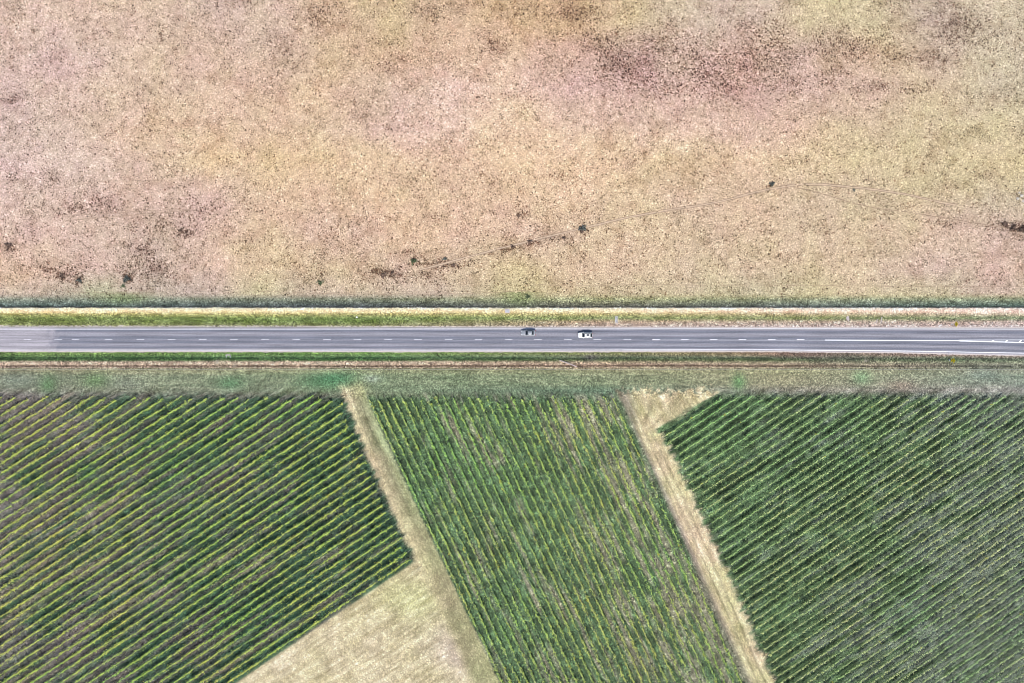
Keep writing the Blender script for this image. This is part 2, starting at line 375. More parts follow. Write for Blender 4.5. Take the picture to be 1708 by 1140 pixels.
g = mesh_obj("ground", np.stack([vx, vy, zz], 1), faces, M_ground, colors=cols, smooth=True)
tag(g, "flat farmland of dry pasture, grass verges and vineyard floor", "ground", kind="structure")

# ------------------------------------------------------------------ road, gravel shoulders, painted lines
def strip(name, top, bot, z, mat, x0=-700, x1=2400, step=8, label=None, kind="structure", parent=None, ragged=0):
    """ribbon between two polylines given in photograph pixels, with a 0..1 attribute 't' across"""
    xs = np.arange(x0, x1+.1, step); n = len(xs)
    r = np.random.RandomState(len(name)+int(z*1e4))
    yt = np.interp(xs, top[0], top[1]); yb = np.interp(xs, bot[0], bot[1])
    if ragged: yt = yt+(r.rand(n)-.5)*ragged; yb = yb+(r.rand(n)-.5)*ragged
    X, YT = P(xs, yt); _, YB = P(xs, yb)
    v = np.concatenate([np.stack([X, YT, np.full(n, z)], 1), np.stack([X, YB, np.full(n, z)], 1)])
    i = np.arange(n-1); f = np.stack([i, i+n, i+n+1, i+1], 1)
    o = mesh_obj(name, v, f, mat, parent)
    at = o.data.attributes.new("t", 'FLOAT', 'POINT'); at.data.foreach_set("value", np.concatenate([np.zeros(n), np.ones(n)]).astype(np.float32))
    if label: tag(o, label, kind=kind)
    elif kind: o["kind"] = kind
    return o

XT = [-700, 430, 860, 1290, 1708, 2400]
top_edge = (XT, [544.6, 544.9, 546.2, 547.2, 547.2, 547.2]); top_line = (XT, [549.3, 549.3, 549.0, 548.9, 549.3, 549.3])
bot_line = ([-700, 860, 1280, 1500, 1708, 2400], [584.2, 584.2, 583.8, 585.6, 589.4, 602]); bot_edge = ([-700, 860, 1280, 1500, 1708, 2400], [586.3, 586.3, 586.0, 588.3, 593.4, 606])
off = lambda l, d: (l[0], [y+d for y in l[1]])

def mat_asphalt():
    m = bpy.data.materials.new("worn_asphalt"); m.use_nodes = True; t = m.node_tree; b = t.nodes["Principled BSDF"]
    a = t.nodes.new("ShaderNodeAttribute"); a.attribute_name = "t"
    geo = t.nodes.new("ShaderNodeNewGeometry"); sep = t.nodes.new("ShaderNodeSeparateXYZ"); t.links.new(geo.outputs["Position"], sep.inputs[0])
    # slow wander of the wheel paths
    ns = t.nodes.new("ShaderNodeTexNoise"); ns.inputs["Scale"].default_value = .03; ns.inputs["Detail"].default_value = 1
    t.links.new(geo.outputs["Position"], ns.inputs["Vector"])
    ad = t.nodes.new("ShaderNodeMath"); ad.operation = 'MULTIPLY_ADD'; ad.inputs[1].default_value = .03; ad.inputs[2].default_value = -.015
    t.links.new(ns.outputs[0], ad.inputs[0])
    sm = t.nodes.new("ShaderNodeMath"); sm.operation = 'ADD'; t.links.new(a.outputs["Fac"], sm.inputs[0]); t.links.new(ad.outputs[0], sm.inputs[1])
    r = t.nodes.new("ShaderNodeValToRGB"); r.color_ramp.interpolation = 'B_SPLINE'
    D = alb((122, 124, 136)); L = alb((174, 170, 176)); Mi = alb((142, 142, 152))
    # t=0 at the outer top edge (545), t=1 at the outer bottom edge (586.5)
    stops = [(0, alb((190, 184, 180))), (.045, alb((150, 142, 142))), (.10, alb((152, 150, 160))), (.15, D), (.21, D), (.31, L), (.41, D), (.455, D), (.52, Mi), (.56, Mi), (.62, D),
             (.66, D), (.74, L), (.82, D), (.86, D), (.93, L), (.97, alb((180, 176, 182))), (1, alb((205, 196, 192)))]
    el = r.color_ramp.elements
    el[0].position = 0; el[0].color = (*stops[0][1], 1); el[1].position = 1; el[1].color = (*stops[-1][1], 1)
    for p, c in stops[1:-1]:
        e = el.new(p); e.color = (*c, 1)
    t.links.new(sm.outputs[0], r.inputs[0])
    # lengthwise streaks and grain
    mp = t.nodes.new("ShaderNodeMapping"); mp.inputs["Scale"].default_value = (.06, 2.2, 1); t.links.new(geo.outputs["Position"], mp.inputs[0])
    n1 = t.nodes.new("ShaderNodeTexNoise"); n1.inputs["Scale"].default_value = 1; n1.inputs["Detail"].default_value = 4; t.links.new(mp.outputs[0], n1.inputs["Vector"])
    n2 = t.nodes.new("ShaderNodeTexNoise"); n2.inputs["Scale"].default_value = 4; n2.inputs["Detail"].default_value = 3; t.links.new(geo.outputs["Position"], n2.inputs["Vector"])
    k1 = t.nodes.new("ShaderNodeMapRange"); k1.inputs[1].default_value = .3; k1.inputs[2].default_value = .7; k1.inputs[3].default_value = .74; k1.inputs[4].default_value = 1.24; t.links.new(n1.outputs[0], k1.inputs[0])
    k2 = t.nodes.new("ShaderNodeMapRange"); k2.inputs[1].default_value = .3; k2.inputs[2].default_value = .7; k2.inputs[3].default_value = .78; k2.inputs[4].default_value = 1.22; t.links.new(n2.outputs[0], k2.inputs[0])
    mm = t.nodes.new("ShaderNodeMath"); mm.operation = 'MULTIPLY'; t.links.new(k1.outputs[0], mm.inputs[0]); t.links.new(k2.outputs[0], mm.inputs[1])
    # older, paler seal at the far left
    n3 = t.nodes.new("ShaderNodeTexNoise"); n3.inputs["Scale"].default_value = .5; t.links.new(geo.outputs["Position"], n3.inputs["Vector"])
    xx = t.nodes.new("ShaderNodeMath"); xx.operation = 'MULTIPLY_ADD'; xx.inputs[1].default_value = 9; t.links.new(n3.outputs[0], xx.inputs[0]); t.links.new(sep.outputs[0], xx.inputs[2])
    k3 = t.nodes.new("ShaderNodeMapRange"); k3.inputs[1].default_value = (92-854)*S+2; k3.inputs[2].default_value = (92-854)*S+6; k3.inputs[3].default_value = .55; k3.inputs[4].default_value = 0; t.links.new(xx.outputs[0], k3.inputs[0])
    mx = t.nodes.new("ShaderNodeMix"); mx.data_type = 'RGBA'; mx.inputs[7].default_value = (*alb((196, 188, 192)), 1)
    t.links.new(k3.outputs[0], mx.inputs[0]); t.links.new(r.outputs[0], mx.inputs[6])
    vm = t.nodes.new("ShaderNodeVectorMath"); vm.operation = 'SCALE'; t.links.new(mx.outputs[2], vm.inputs[0]); t.links.new(mm.outputs[0], vm.inputs["Scale"])
    t.links.new(vm.outputs[0], b.inputs["Base Color"]); b.inputs["Roughness"].default_value = .85; b.inputs["Specular IOR Level"].default_value = .2
    return m
M_asphalt = mat_asphalt()
M_gravel = mat_plain("pale_gravel", alb((214, 200, 192)), .95, noise=.22, nscale=2.5)
M_paint = mat_plain("road_paint", (.82, .82, .84), .7, noise=.1, nscale=2)
M_oldpaint = mat_plain("worn_road_paint", alb((250, 248, 252)), .8, noise=.25, nscale=1.2)
strip("gravel_shoulder", off(top_edge, -1.6), off(bot_edge, 1.5), .02, M_gravel, step=3, ragged=1.3, label="pale gravel shoulders along both edges of the road")
strip("road", top_edge, bot_edge, .045, M_asphalt, label="straight two-lane asphalt road with pale wheel tracks")
def line(name, l, wpx, mat, x0, x1, z=.050, label=None):
    return strip(name, off(l, -wpx/2), off(l, wpx/2), z, mat, x0, x1, step=max(1, min(12, (x1-x0)/4)), label=label)
line("edge_line", top_line, 1.15, M_oldpaint, -700, 1040, label="worn white edge line along the upper lane")
line("edge_line", top_line, .9, M_paint, 1040, 2400, label="fresh white edge line along the upper lane")
line("edge_line", bot_line, .8, M_oldpaint, -700, 1040, label="worn white edge line along the lower lane")
line("edge_line", bot_line, .95, M_paint, 1040, 2400, label="fresh white edge line along the lower lane")
ctr = ([-700, 860, 1290, 1376, 1708], [566.4, 566.4, 567.2, 567.5, 568])
mb = []
def dash_mesh(name, items, mat, label):
    v = []; f = []
    for (x0, y0, x1, y1, wd) in items:
        a = Vector(P(x0, y0)); b = Vector(P(x1, y1)); d = (b-a).normalized(); n = Vector((-d.y, d.x))*wd*S/2
        k = len(v)
        for p in (a+n, a-n, b-n, b+n): v.append((p.x, p.y, .050))
        f.append((k, k+1, k+2, k+3))
    o = mesh_obj(name, v, f, mat); tag(o, label, kind="structure"); return o
old = [(x, 566.4, x+12.5, 566.4, .75) for x in [-116, -64, -12, 40, 91, 120, 175, 228, 280, 332, 384, 436, 488, 539, 590, 641, 691, 742, 792, 842, 891, 941, 990, 1040]]
dash_mesh("centre_line", old, M_oldpaint, "faded white centre dashes of the left part of the road")
new = [(x, 567.0, x+12.5, 567.1, 1.15) for x in [1088, 1136, 1184, 1232, 1281, 1329]]+[(1100, 567.4, 1376, 567.7, .35)]
dash_mesh("centre_line", new, M_paint, "bright white centre dashes before the line splits")
wedge = [(1376, 567.6, 1600, 568.4, 1.4), (1600, 567.6, 1708, 567.4, .9), (1708, 567.4, 2300, 566.6, .9), (1600, 569.0, 1708, 571.6, 1.5), (1708, 571.6, 2300, 590, 1.5)]
wedge += [(x, 570.6+(x-1650)*.022, x+4.5, 567.6, 1.9) for x in range(1653, 2250, 23)]
M2 = dash_mesh("median_marking", wedge[:3]+wedge[5:], M_paint, "white median wedge with slanted bars at the right end")
dash_mesh("median_line", wedge[3:5], M_paint, "white lower edge of the median wedge")
M2.data.transform(__import__("mathutils").Matrix.Translation((0, 0, .004)))

# farm tracks: thin worn ruts in the pasture
M_rut = mat_plain("worn_earth", alb((158, 132, 110)), .95, noise=.3, nscale=.7)
M_rutl = mat_plain("worn_grass", alb((214, 188, 160)), .95, noise=.2, nscale=.7)
def track(name, pts, wpx, mat, label, z=.006, seed=1):
    xs = np.array([p[0] for p in pts], float); ys = np.array([p[1] for p in pts], float)
    X = np.arange(xs[0], xs[-1], 2.5); Y = np.interp(X, xs, ys)
    Y = np.convolve(np.pad(Y, 12, mode='edge'), np.ones(25)/25, 'valid')+2.2*(fbm(X, X*0, 16, seed, 3)-.5)
    TRK.append((X, Y, wpx/2+.9))
    wd = 1.05*wpx*(.35+1.1*fbm(X, X*0+seed, 5, seed+3, 2))/2
    a = P(X, Y-wd); b = P(X, Y+wd); n = len(X); zc = ground_z(X, Y)+z
    v = np.concatenate([np.stack([a[0], a[1], zc], 1), np.stack([b[0], b[1], zc], 1)]); i = np.arange(n-1)
    o = mesh_obj(name, v, np.stack([i, i+n, i+n+1, i+1], 1), mat); tag(o, label, kind="structure")
TRK = []
T0 = [(700, 452), (740, 440), (840, 413), (930, 391), (1050, 362), (1130, 348), (1200, 338), (1260, 320), (1340, 306), (1420, 312), (1500, 322), (1600, 345)]
track("track", [(x, y-1.6) for x, y in T0], 1.0, M_rut, "upper rut of the curving farm track", seed=3)
track("track", [(x, y+1.6) for x, y in T0], 1.0, M_rut, "lower rut of the curving farm track", seed=4)
track("track", T0, 1.8, M_rutl, "pale middle of the curving farm track", z=.003, seed=5)
track("track", [(1330, 312), (1380, 326), (1440, 345), (1500, 352), (1600, 368), (1660, 378), (1800, 398)], 1.1, M_rut, "rut branching off to the right edge", seed=6)
track("track", [(-100, 330), (0, 323), (80, 316), (140, 307), (190, 299)], .8, M_rut, "thin dark rut at the left edge", seed=7)
track("track", [(110, 369), (180, 362), (260, 356), (330, 350)], .9, M_rut, "lower of two thin ruts by the dark heath", seed=8)
track("track", [(120, 360), (200, 355), (260, 351), (320, 349)], .7, M_rut, "upper of two thin ruts by the dark heath", seed=9)
track("track", [(10, 399), (50, 415), (90, 430), (130, 448), (170, 462)], 1.0, M_rut, "short slanting rut at the left", seed=10)
track("track", [(880, 476), (1100, 475.5), (1290, 476), (1500, 478), (1800, 478.5)], .6, M_rut, "thin straight rut above the ditch at right", seed=11)
track("track", [(430, 486), (560, 491), (700, 491), (800, 490), (880, 484)], .6, M_rut, "thin winding rut above the ditch in the middle", seed=12)
track("track", [(-100, 478), (80, 477), (120, 488), (240, 490)], .6, M_rut, "thin rut above the ditch at left", seed=13)

# ------------------------------------------------------------------ grass and weeds (stuff): little irregular hummocks of blades
rs = np.random.RandomState(7)
def tufts(name, px, py, r, h, c, label, z=None, m=5, mat=None, jit=.22, stretch=1.0, ang=0.0):
    n = len(px); z0 = ground_z(px, py) if z is None else z
    x, y = P(px, py)
    a0 = rs.rand(n)[:, None]*6.28; a = a0+np.arange(m)[None, :]*(2*math.pi/m)+(rs.rand(n, m)-.5)*.7
    rr = r[:, None]*(.45+rs.rand(n, m)*.95)
    ex = np.cos(a)*rr*stretch; ey = np.sin(a)*rr
    if ang: ex, ey = ex*math.cos(ang)-ey*math.sin(ang), ex*math.sin(ang)+ey*math.cos(ang)
    V = np.zeros((n, m+1, 3)); V[:, :m, 0] = x[:, None]+ex; V[:, :m, 1] = y[:, None]+ey
    V[:, :m, 2] = z0[:, None]-.03+(rs.rand(n, m)**2)*h[:, None]*.5
    V[:, m, 0] = x+(rs.rand(n)-.5)*r*.9; V[:, m, 1] = y+(rs.rand(n)-.5)*r*.9; V[:, m, 2] = z0+h
    C = np.repeat(c[:, None, :], m+1, 1)*(1+(rs.rand(n, m+1, 1)-.5)*2*jit)
    b = np.arange(n)[:, None]*(m+1); k = np.arange(m)
    F = np.stack([b+k, b+(k+1) % m, np.broadcast_to(b+m, (n, m))], 2).reshape(-1, 3)
    o = mesh_obj(name, V.reshape(-1, 3), F, mat or M_tuft, colors=np.clip(C.reshape(-1, 3), .004, .85))
    tag(o, label, name.replace("_", " "), kind="stuff"); return o

def off_track(px, py):
    k = np.ones(len(px), bool)
    for X, Y, hw in TRK:
        d = np.abs(py-np.interp(px, X, Y)); k &= ~((px > X[0]) & (px < X[-1]) & (d < hw) & (vnoise(px, py, 9, 77) < .82))
    return k
def scatter(n, x0, x1, y0, y1): return x0+rs.rand(n)*(x1-x0), y0+rs.rand(n)*(y1-y0)

# dry pasture
px, py = scatter(250000, -70, 1778, -60, 502); n = len(px)
mot = .35*fbm(px, py, 30, 201, 3)+.65*fbm(px, py, 7, 205, 3); q = rs.rand(n); hh = heath(px, py)
dark = q < .27+3.7*(mot-.5)+.6*hh; keep = (dark | (q > .78)) & off_track(px, py); px, py, dark = px[keep], py[keep], dark[keep]; n = len(px)
cc = ground_col(px, py); f = np.where(dark, .46+rs.rand(n)*.42, 1.05+rs.rand(n)*.14)
wr = np.where(dark, 1, 0)[:, None]*np.array([[1.03, 1.0, .96]])+np.where(dark, 0, 1)[:, None]
cc = lin(np.clip(cc*f[:, None]*wr, 10, 250))/GAIN*1.08
tufts("dry_grass", px, py, np.where(dark, .13+rs.rand(n)*.15, .17+rs.rand(n)*.17), .05+rs.rand(n)**2*.26, cc, "dry straw coloured pasture grass above the road", jit=.14)
# dark heath clumps inside the pasture
px, py = scatter(520000, -70, 1778, -60, 500); n0 = fbm(px, py, 8, 221, 3); n1 = fbm(px, py, 26, 231, 3)
hh = heath(px, py)*sstep(.28, .58, n0)*1.4; pr = hh*.46+.42*sstep(.3, .8, heath(px, py, True)*(.5+1.0*vnoise(px, py, 5, 225)))+.012+.11*sstep(.48, .70, .5*n0+.5*n1)+.03*sstep(.5, .8, heath(px, py)+.25*n1)
k = (rs.rand(len(px)) < pr) & off_track(px, py); px, py = px[k], py[k]; n = len(px)
base = ground_col(px, py)*np.array([[.68, .595, .565]])*(.48+rs.rand(n)[:, None]*.66)
tufts("heath_scrub", px, py, .11+rs.rand(n)**1.8*.24, .10+rs.rand(n)*.24, lin(base)/GAIN, "low dark brown scrub in patches over the pasture", jit=.25)
# straw bank, ditch, swales and verges beside the road
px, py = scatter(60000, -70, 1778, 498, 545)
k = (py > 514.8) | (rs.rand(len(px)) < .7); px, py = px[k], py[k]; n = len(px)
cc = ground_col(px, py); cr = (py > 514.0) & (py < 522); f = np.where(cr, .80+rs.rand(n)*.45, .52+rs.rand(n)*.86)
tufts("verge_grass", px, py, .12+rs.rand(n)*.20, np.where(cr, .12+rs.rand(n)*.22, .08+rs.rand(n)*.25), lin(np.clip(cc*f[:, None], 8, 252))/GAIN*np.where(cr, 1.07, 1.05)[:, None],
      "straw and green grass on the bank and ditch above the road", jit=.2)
px, py = scatter(38000, -70, 1778, 588, 617); k = py > np.interp(px, [0, 1500, 1708], [588, 590, 595.5]); px, py = px[k], py[k]; n = len(px)
cc = ground_col(px, py); f = .48+rs.rand(n)*.94
tufts("verge_grass", px, py, .12+rs.rand(n)*.20, .06+rs.rand(n)*.28, lin(np.clip(cc*f[:, None], 8, 250))/GAIN*1.05, "green and tan grass in the ditch below the road", jit=.2)
px, py = scatter(52000, -70, 1778, 617, 664); n = len(px)
cc = ground_col(px, py); f = .62+rs.rand(n)*.74
tufts("headland_grass", px, py, .13+rs.rand(n)*.20, .05+rs.rand(n)*.20, lin(np.clip(cc*f[:, None], 8, 250))/GAIN*1.05, "grey green grass headland above the vine rows", jit=.2)
# vineyard floors and tracks
px, py = scatter(330000, -70, 1778, 660, 1200)
inA = px < edge_left(py); inA &= py < edge_stub(px); inM = (px > edge_midL(py)) & (px < edge_midR(py)); inR = px > edge_right(py)
vine = inA | inM | inR
def weeds(sel, dens, name, label, rr, hh_, lo, hi, jit=.25, **kw):
    s = sel & (rs.rand(len(px)) < dens); x, y = px[s], py[s]; n = len(x)
    c = ground_col(x, y)*(lo+rs.rand(n)[:, None]*(hi-lo))
    return tufts(name, x, y, rr*(.6+rs.rand(n)), hh_*(.3+rs.rand(n)), lin(np.clip(c, 8, 248))/GAIN, label, jit=jit, **kw)
weeds(inA, .8, "vineyard_weeds", "grey and dark green weeds between the left vine rows", .20, .20, .35, 1.4)
weeds(inM, .9, "vineyard_weeds", "green weeds between the steep middle vine rows", .22, .22, .45, 1.5)
weeds(inR, .85, "vineyard_weeds", "dark green cover between the right vine rows", .18, .18, .45, 1.32)
weeds(~vine, .8, "track_grass", "dry grass on the stubble and tracks between vine blocks", .18, .10, .84, 1.2, jit=.15, stretch=1.6, ang=math.radians(-55))

# ------------------------------------------------------------------ vine rows
ONES = "zero first second third fourth fifth sixth seventh eighth ninth tenth eleventh twelfth thirteenth fourteenth fifteenth sixteenth seventeenth eighteenth nineteenth".split()
def ordinal(n):
    if n < 20: return ONES[n]
    t = {2: "twent", 3: "thirt", 4: "fort", 5: "fift", 6: "sixt"}[n//10]
    return t+"ieth" if n % 10 == 0 else t+"y-"+ONES[n % 10]
M_post = mat_plain("weathered_post", alb((205, 195, 175)), .9, noise=.25, nscale=4)
M_wire = mat_plain("galvanised_wire", alb((205, 205, 200)), .6, noise=.1)

def leaves(X, Y, Z, size, cols_, up=.5):
    n = len(X)
    nrm = rs.normal(size=(n, 3)); nrm[:, 2] = np.abs(nrm[:, 2])+up; nrm[:, 1] -= .15; nrm /= np.linalg.norm(nrm, axis=1)[:, None]
    t = np.cross(nrm, rs.normal(size=(n, 3))); t /= np.linalg.norm(t, axis=1)[:, None]; b = np.cross(nrm, t)
    ctr_ = np.stack([X, Y, Z], 1); s = size[:, None]
    e = .55+rs.rand(n, 1)*.45
    V = np.stack([ctr_-t*s, ctr_-b*s*e, ctr_+t*s, ctr_+b*s*e], 1).reshape(-1, 3)
    F = np.arange(n*4).reshape(n, 4); C = np.repeat(cols_, 4, 0)
    return V, F, C

def vine_row(pts, style, label, group, seed):
    """pts: polyline of the crest in photograph pixels (two ends, posts stand there)"""
    zc = 1.6
    a = np.array(P(pts[0][0], pts[0][1], zc)); b = np.array(P(pts[1][0], pts[1][1], zc))
    L = np.linalg.norm(b-a)
    if L < 4: return
    d = (b-a)/L; nn = np.array([-d[1], d[0]])
    root = empty("vine_row", (a[0], a[1], 0), math.atan2(d[1], d[0]))
    tag(root, label, "vine row", group)
    st = style; r = np.random.RandomState(seed)
    trim0, trim1 = st['trim'] if isinstance(st['trim'], tuple) else (st['trim'], st['trim'])
    nc = int(L/st['gap']); t0_, t1_ = trim0*(.5+r.rand()), trim1*(.5+r.rand())
    cs = t0_+(np.arange(nc)+r.rand(nc)*1.6-.3).clip(0, nc)/nc*(L-t0_-t1_)                       # leafy bunches along the cordon
    cwx = 854+(a[0]+d[0]*cs)/S; cwy = 570-(a[1]+d[1]*cs)/S
    vig = fbm(cs/S, cs*0+seed*13.7, 26, seed % 50+300, 3); big = fbm(cwx, cwy, 110, 311, 3)
    wgt = np.clip(st['fill']+2.4*(vig-.45), .15, 1.6)*(.55+.9*r.rand(nc))
    cl = st['lat']*r.normal(size=nc)+.28*(fbm(cs/S, cs*0+seed*3, 8, seed % 30+400, 3)-.5)*2; cr = st['w']*(.5+.9*r.rand(nc))
    ch = st['h']*(.80+.25*r.rand(nc)); cb = .75+.5*r.rand(nc)
    m_ = r.poisson(st['dens']*st['gap']*wgt); idx = np.repeat(np.arange(nc), m_); n = len(idx)
    s = cs[idx]+r.normal(size=n)*cr[idx]*1.1; hgt = r.rand(n)**.6
    lat = cl[idx]+r.normal(size=n)*cr[idx]*(1.15-.5*hgt); Z = .35+hgt*(ch[idx]-.35)
    wpx, wpy = cwx[idx], cwy[idx]
    sh = r.rand(n) < st['shoot']; lat = np.where(sh, lat+(r.rand(n)-.5)*st['sl'], lat); Z = np.where(sh, st['h']*(.8+.25*r.rand(n)), Z)
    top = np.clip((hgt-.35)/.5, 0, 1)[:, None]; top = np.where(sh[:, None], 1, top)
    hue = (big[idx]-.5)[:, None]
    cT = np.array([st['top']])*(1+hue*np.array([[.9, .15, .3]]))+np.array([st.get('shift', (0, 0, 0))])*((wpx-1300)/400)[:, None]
    C = np.array([st['body']])*(1-top)+cT*top; C = C*(.6+r.rand(n)[:, None]*.7)*cb[idx][:, None]  # paler young tips; sunlit crest and shaded flanks also painted into leaf colour
    yel = (r.rand(nc) < st['yellow']*np.clip(14*(fbm(cwx, cwy, 16, 333, 2)-.62), 0, 5))[idx][:, None]; C = np.where(yel, np.array([[.58, .56, .10]])*(.7+.5*r.rand(n)[:, None]), C)
    size = st['leaf']*(.6+.8*r.rand(n))*1.1; size = np.where(sh, size*.8, size)
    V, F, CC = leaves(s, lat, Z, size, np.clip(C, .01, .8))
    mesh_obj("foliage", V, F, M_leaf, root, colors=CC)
    for q, e in ((0, -1), (L, 1)):
        mbp = MB(); mbp.tube((q+e*.55, 0, -.1), (q, 0, 1.7), .07, .06, 6); mbp.build("end_post", M_post, root)
    t0 = max(.1, trim0*1.2); mbw = MB()
    for z in (1.0, 1.62): mbw.tube((0, 0, z), (L, 0, z), .007, n=4)
    mbw.build("trellis_wire", M_wire, root)
    return root

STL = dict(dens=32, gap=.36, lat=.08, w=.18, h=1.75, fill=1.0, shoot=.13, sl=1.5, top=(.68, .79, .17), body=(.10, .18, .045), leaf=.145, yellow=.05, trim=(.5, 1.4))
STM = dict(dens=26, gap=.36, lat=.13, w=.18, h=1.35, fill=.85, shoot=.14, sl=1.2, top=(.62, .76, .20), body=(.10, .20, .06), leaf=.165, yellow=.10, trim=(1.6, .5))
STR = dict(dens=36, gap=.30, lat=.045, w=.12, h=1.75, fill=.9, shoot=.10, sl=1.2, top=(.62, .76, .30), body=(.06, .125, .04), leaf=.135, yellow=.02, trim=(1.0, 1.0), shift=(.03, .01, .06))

# left block: rows fan slightly; crest heights at x=0 and x=400
cnt = 0
for k in range(45, -5, -1):
    y0 = 678.4+16*k; y4 = 429.1+15.5*k; sl = (y4-y0)/400
    f = lambda x: y0+sl*x
    xr = np.arange(-90, 720, .5); yy = f(xr); ok = (yy > 661+3*math.sin(k*2.1)) & (yy < 1215) & (xr < edge_left(yy)+2*math.sin(k*1.7)-2)
    if ok.sum() < 20: continue
    x0, x1 = xr[ok][0], xr[ok][-1]; cnt += 1
    if cnt == 1: lab = "lowest vine row of the left block, along the dry stubble"
    else: lab = "yellow-green vine row, %s up from the dry stubble in the left block" % ordinal(cnt)
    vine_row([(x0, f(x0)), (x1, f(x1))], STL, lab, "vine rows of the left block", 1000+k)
# middle block: steep rows
for k in range(30):
    x705, x1120 = 633.5+14.05*k, 828.5+13.8*k; sl = (x1120-x705)/415
    g_ = lambda y: x705+(y-705)*sl
    y0 = 660+3*math.sin(k*1.3); y1 = 1212
    if k == 0: lab = "leftmost steep vine row of the middle block, along the grass track"
    elif k == 29: lab = "rightmost steep vine row of the middle block, along the tan track"
    else: lab = "steep speckled vine row, %s from the left in the middle block" % ordinal(k+1)
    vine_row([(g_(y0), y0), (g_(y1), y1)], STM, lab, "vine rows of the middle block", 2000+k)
# right block
OFF = 17
cnt = 0
for k in range(-6, 53):
    jx = k-OFF; ya = 677.5+15.0*k; yb = 676+14.68*jx; sl = (yb-ya)/378
    f = lambda x: ya+sl*(x-1300)
    xr = np.arange(1080, 1800, .5); yy = f(xr); ok = (yy > 661+3*math.sin(k*2.3)) & (yy < 1215) & (xr > edge_right(yy)+3+3*math.sin(k*1.9))
    if ok.sum() < 20: continue
    x0, x1 = xr[ok][0], xr[ok][-1]; cnt += 1
    if cnt == 1: lab = "uppermost short vine row at the tip of the right block"
    else: lab = "dark green vine row, %s down from the upper tip of the right block" % ordinal(cnt)
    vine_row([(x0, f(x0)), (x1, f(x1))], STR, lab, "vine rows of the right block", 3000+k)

# ------------------------------------------------------------------ bushes that stand alone in the pasture
def bush_mesh(R_, Hh, n, seed, base):
    r = np.random.RandomState(seed); u = r.normal(size=(n, 3)); u /= np.linalg.norm(u, axis=1)[:, None]; rad = r.rand(n)**.4
    lob = 1+.35*np.sin(3*np.arctan2(u[:, 1], u[:, 0])+seed)+.2*np.sin(7*np.arctan2(u[:, 1], u[:, 0])+seed*2)
    X = u[:, 0]*rad*R_*lob; Y = u[:, 1]*rad*R_*lob*.85; Z = np.abs(u[:, 2])*rad*Hh+.05
    C = np.array([base])*(.5+r.rand(n)[:, None]*1.0)
    return leaves(X, Y, Z, R_*(.16+.14*r.rand(n)), C)
def make_bush(x, y, R_, Hh, n, seed, base, label, group=None, name="bush"):
    wx, wy = P(x, y); root = empty(name, (wx, wy, float(ground_z(np.array([x]), np.array([y]))[0])))
    V, F, C = bush_mesh(R_, Hh, n, seed, base); mesh_obj("foliage", V, F, M_leaf, root, colors=C)
    r = random.Random(seed); mb_ = MB()
    for i in range(4):
        a = i*1.57+r.random(); mb_.tube((0, 0, 0), (math.cos(a)*R_*.45, math.sin(a)*R_*.45, Hh*.65), .03, .012, 5)
    mb_.build("stems", M_bark, root)
    tag(root, label, "bush", group); return root
M_bark = mat_plain("bark", (.08, .06, .045), .9)
G = (.12, .15, .08); Br = (.19, .13, .10); Bl = (.115, .125, .11)
for b in [(972,382,1.3,1.5,260,Bl,"dark bush against the upper side of the curving farm track"),(970,387,.9,1.0,150,Br,"small brown bush just below the dark one on the curving track"),
  (1287,308,.95,1.5,220,Bl,"dark upright bush at the crest of the curving farm track"),(690,436,1.2,1.2,240,G,"dark grey bush at the left end of the curving track"),
  (212,466,1.3,1.1,260,Bl,"dark green bush low at left, nearest the ditch"),(206,478,.9,.8,140,G,"small green bush just above the ditch at left"),
  (15,411,1.3,1.1,240,Br,"dark bush at the left edge of the pasture"),(104,461,1.1,1.0,200,Br,"brown bush between two darker clumps at lower left"),
  (133,468,1.0,1.0,200,Bl,"blue-black bush at the right end of the lower left clump"),(302,385,1.0,.8,160,Br,"elongated brown bush left of centre in the pasture"),
  (742,432,.9,.9,160,Bl,"small black bush above the orange-brown scrub"),(757,443,.8,.8,140,Br,"orange-brown bush at the right end of the scrub strip"),
  (640,459,1.2,.8,200,Br,"long low brown bush above the ditch in the middle"),(655,456,.8,.7,120,Br,"low brown bush at the right end of the long one"),
  (884,404,1.0,.9,180,Br,"bush below the track where it straightens"),(940,398,.8,.8,140,Br,"smaller bush between the two beside the curving track"),
  (855,412,.9,.7,140,Br,"bush left of the three beside the curving track"),
  (1675,375,1.2,1.0,200,Br,"leftmost bush of the dark cluster at the right edge"),(1690,381,1.4,1.2,240,(.16,.11,.085),"middle bush of the dark cluster at the right edge"),
  (1705,384,1.6,1.3,260,(.13,.09,.07),"darkest bush cut by the right edge of the photo"),(1424,318,.7,.6,90,Bl,"small blue-grey bush right of the track crest"),
  (880,495,1.0,.9,160,G,"olive bush on the edge of the ditch above the silver car"),(876,508,.7,.8,120,G,"low olive bush in the ditch above the silver car"),
  (865,360,.9,.7,120,Br,"brown bush in the pasture above the two cars"),(534,472,1.2,.8,180,G,"loose green bush left of the long low brown one")]:
    make_bush(b[0], b[1], b[2]*.9, b[3]*.65, int(b[4]*.42), int(b[0]*7+b[1]), b[5], b[6])
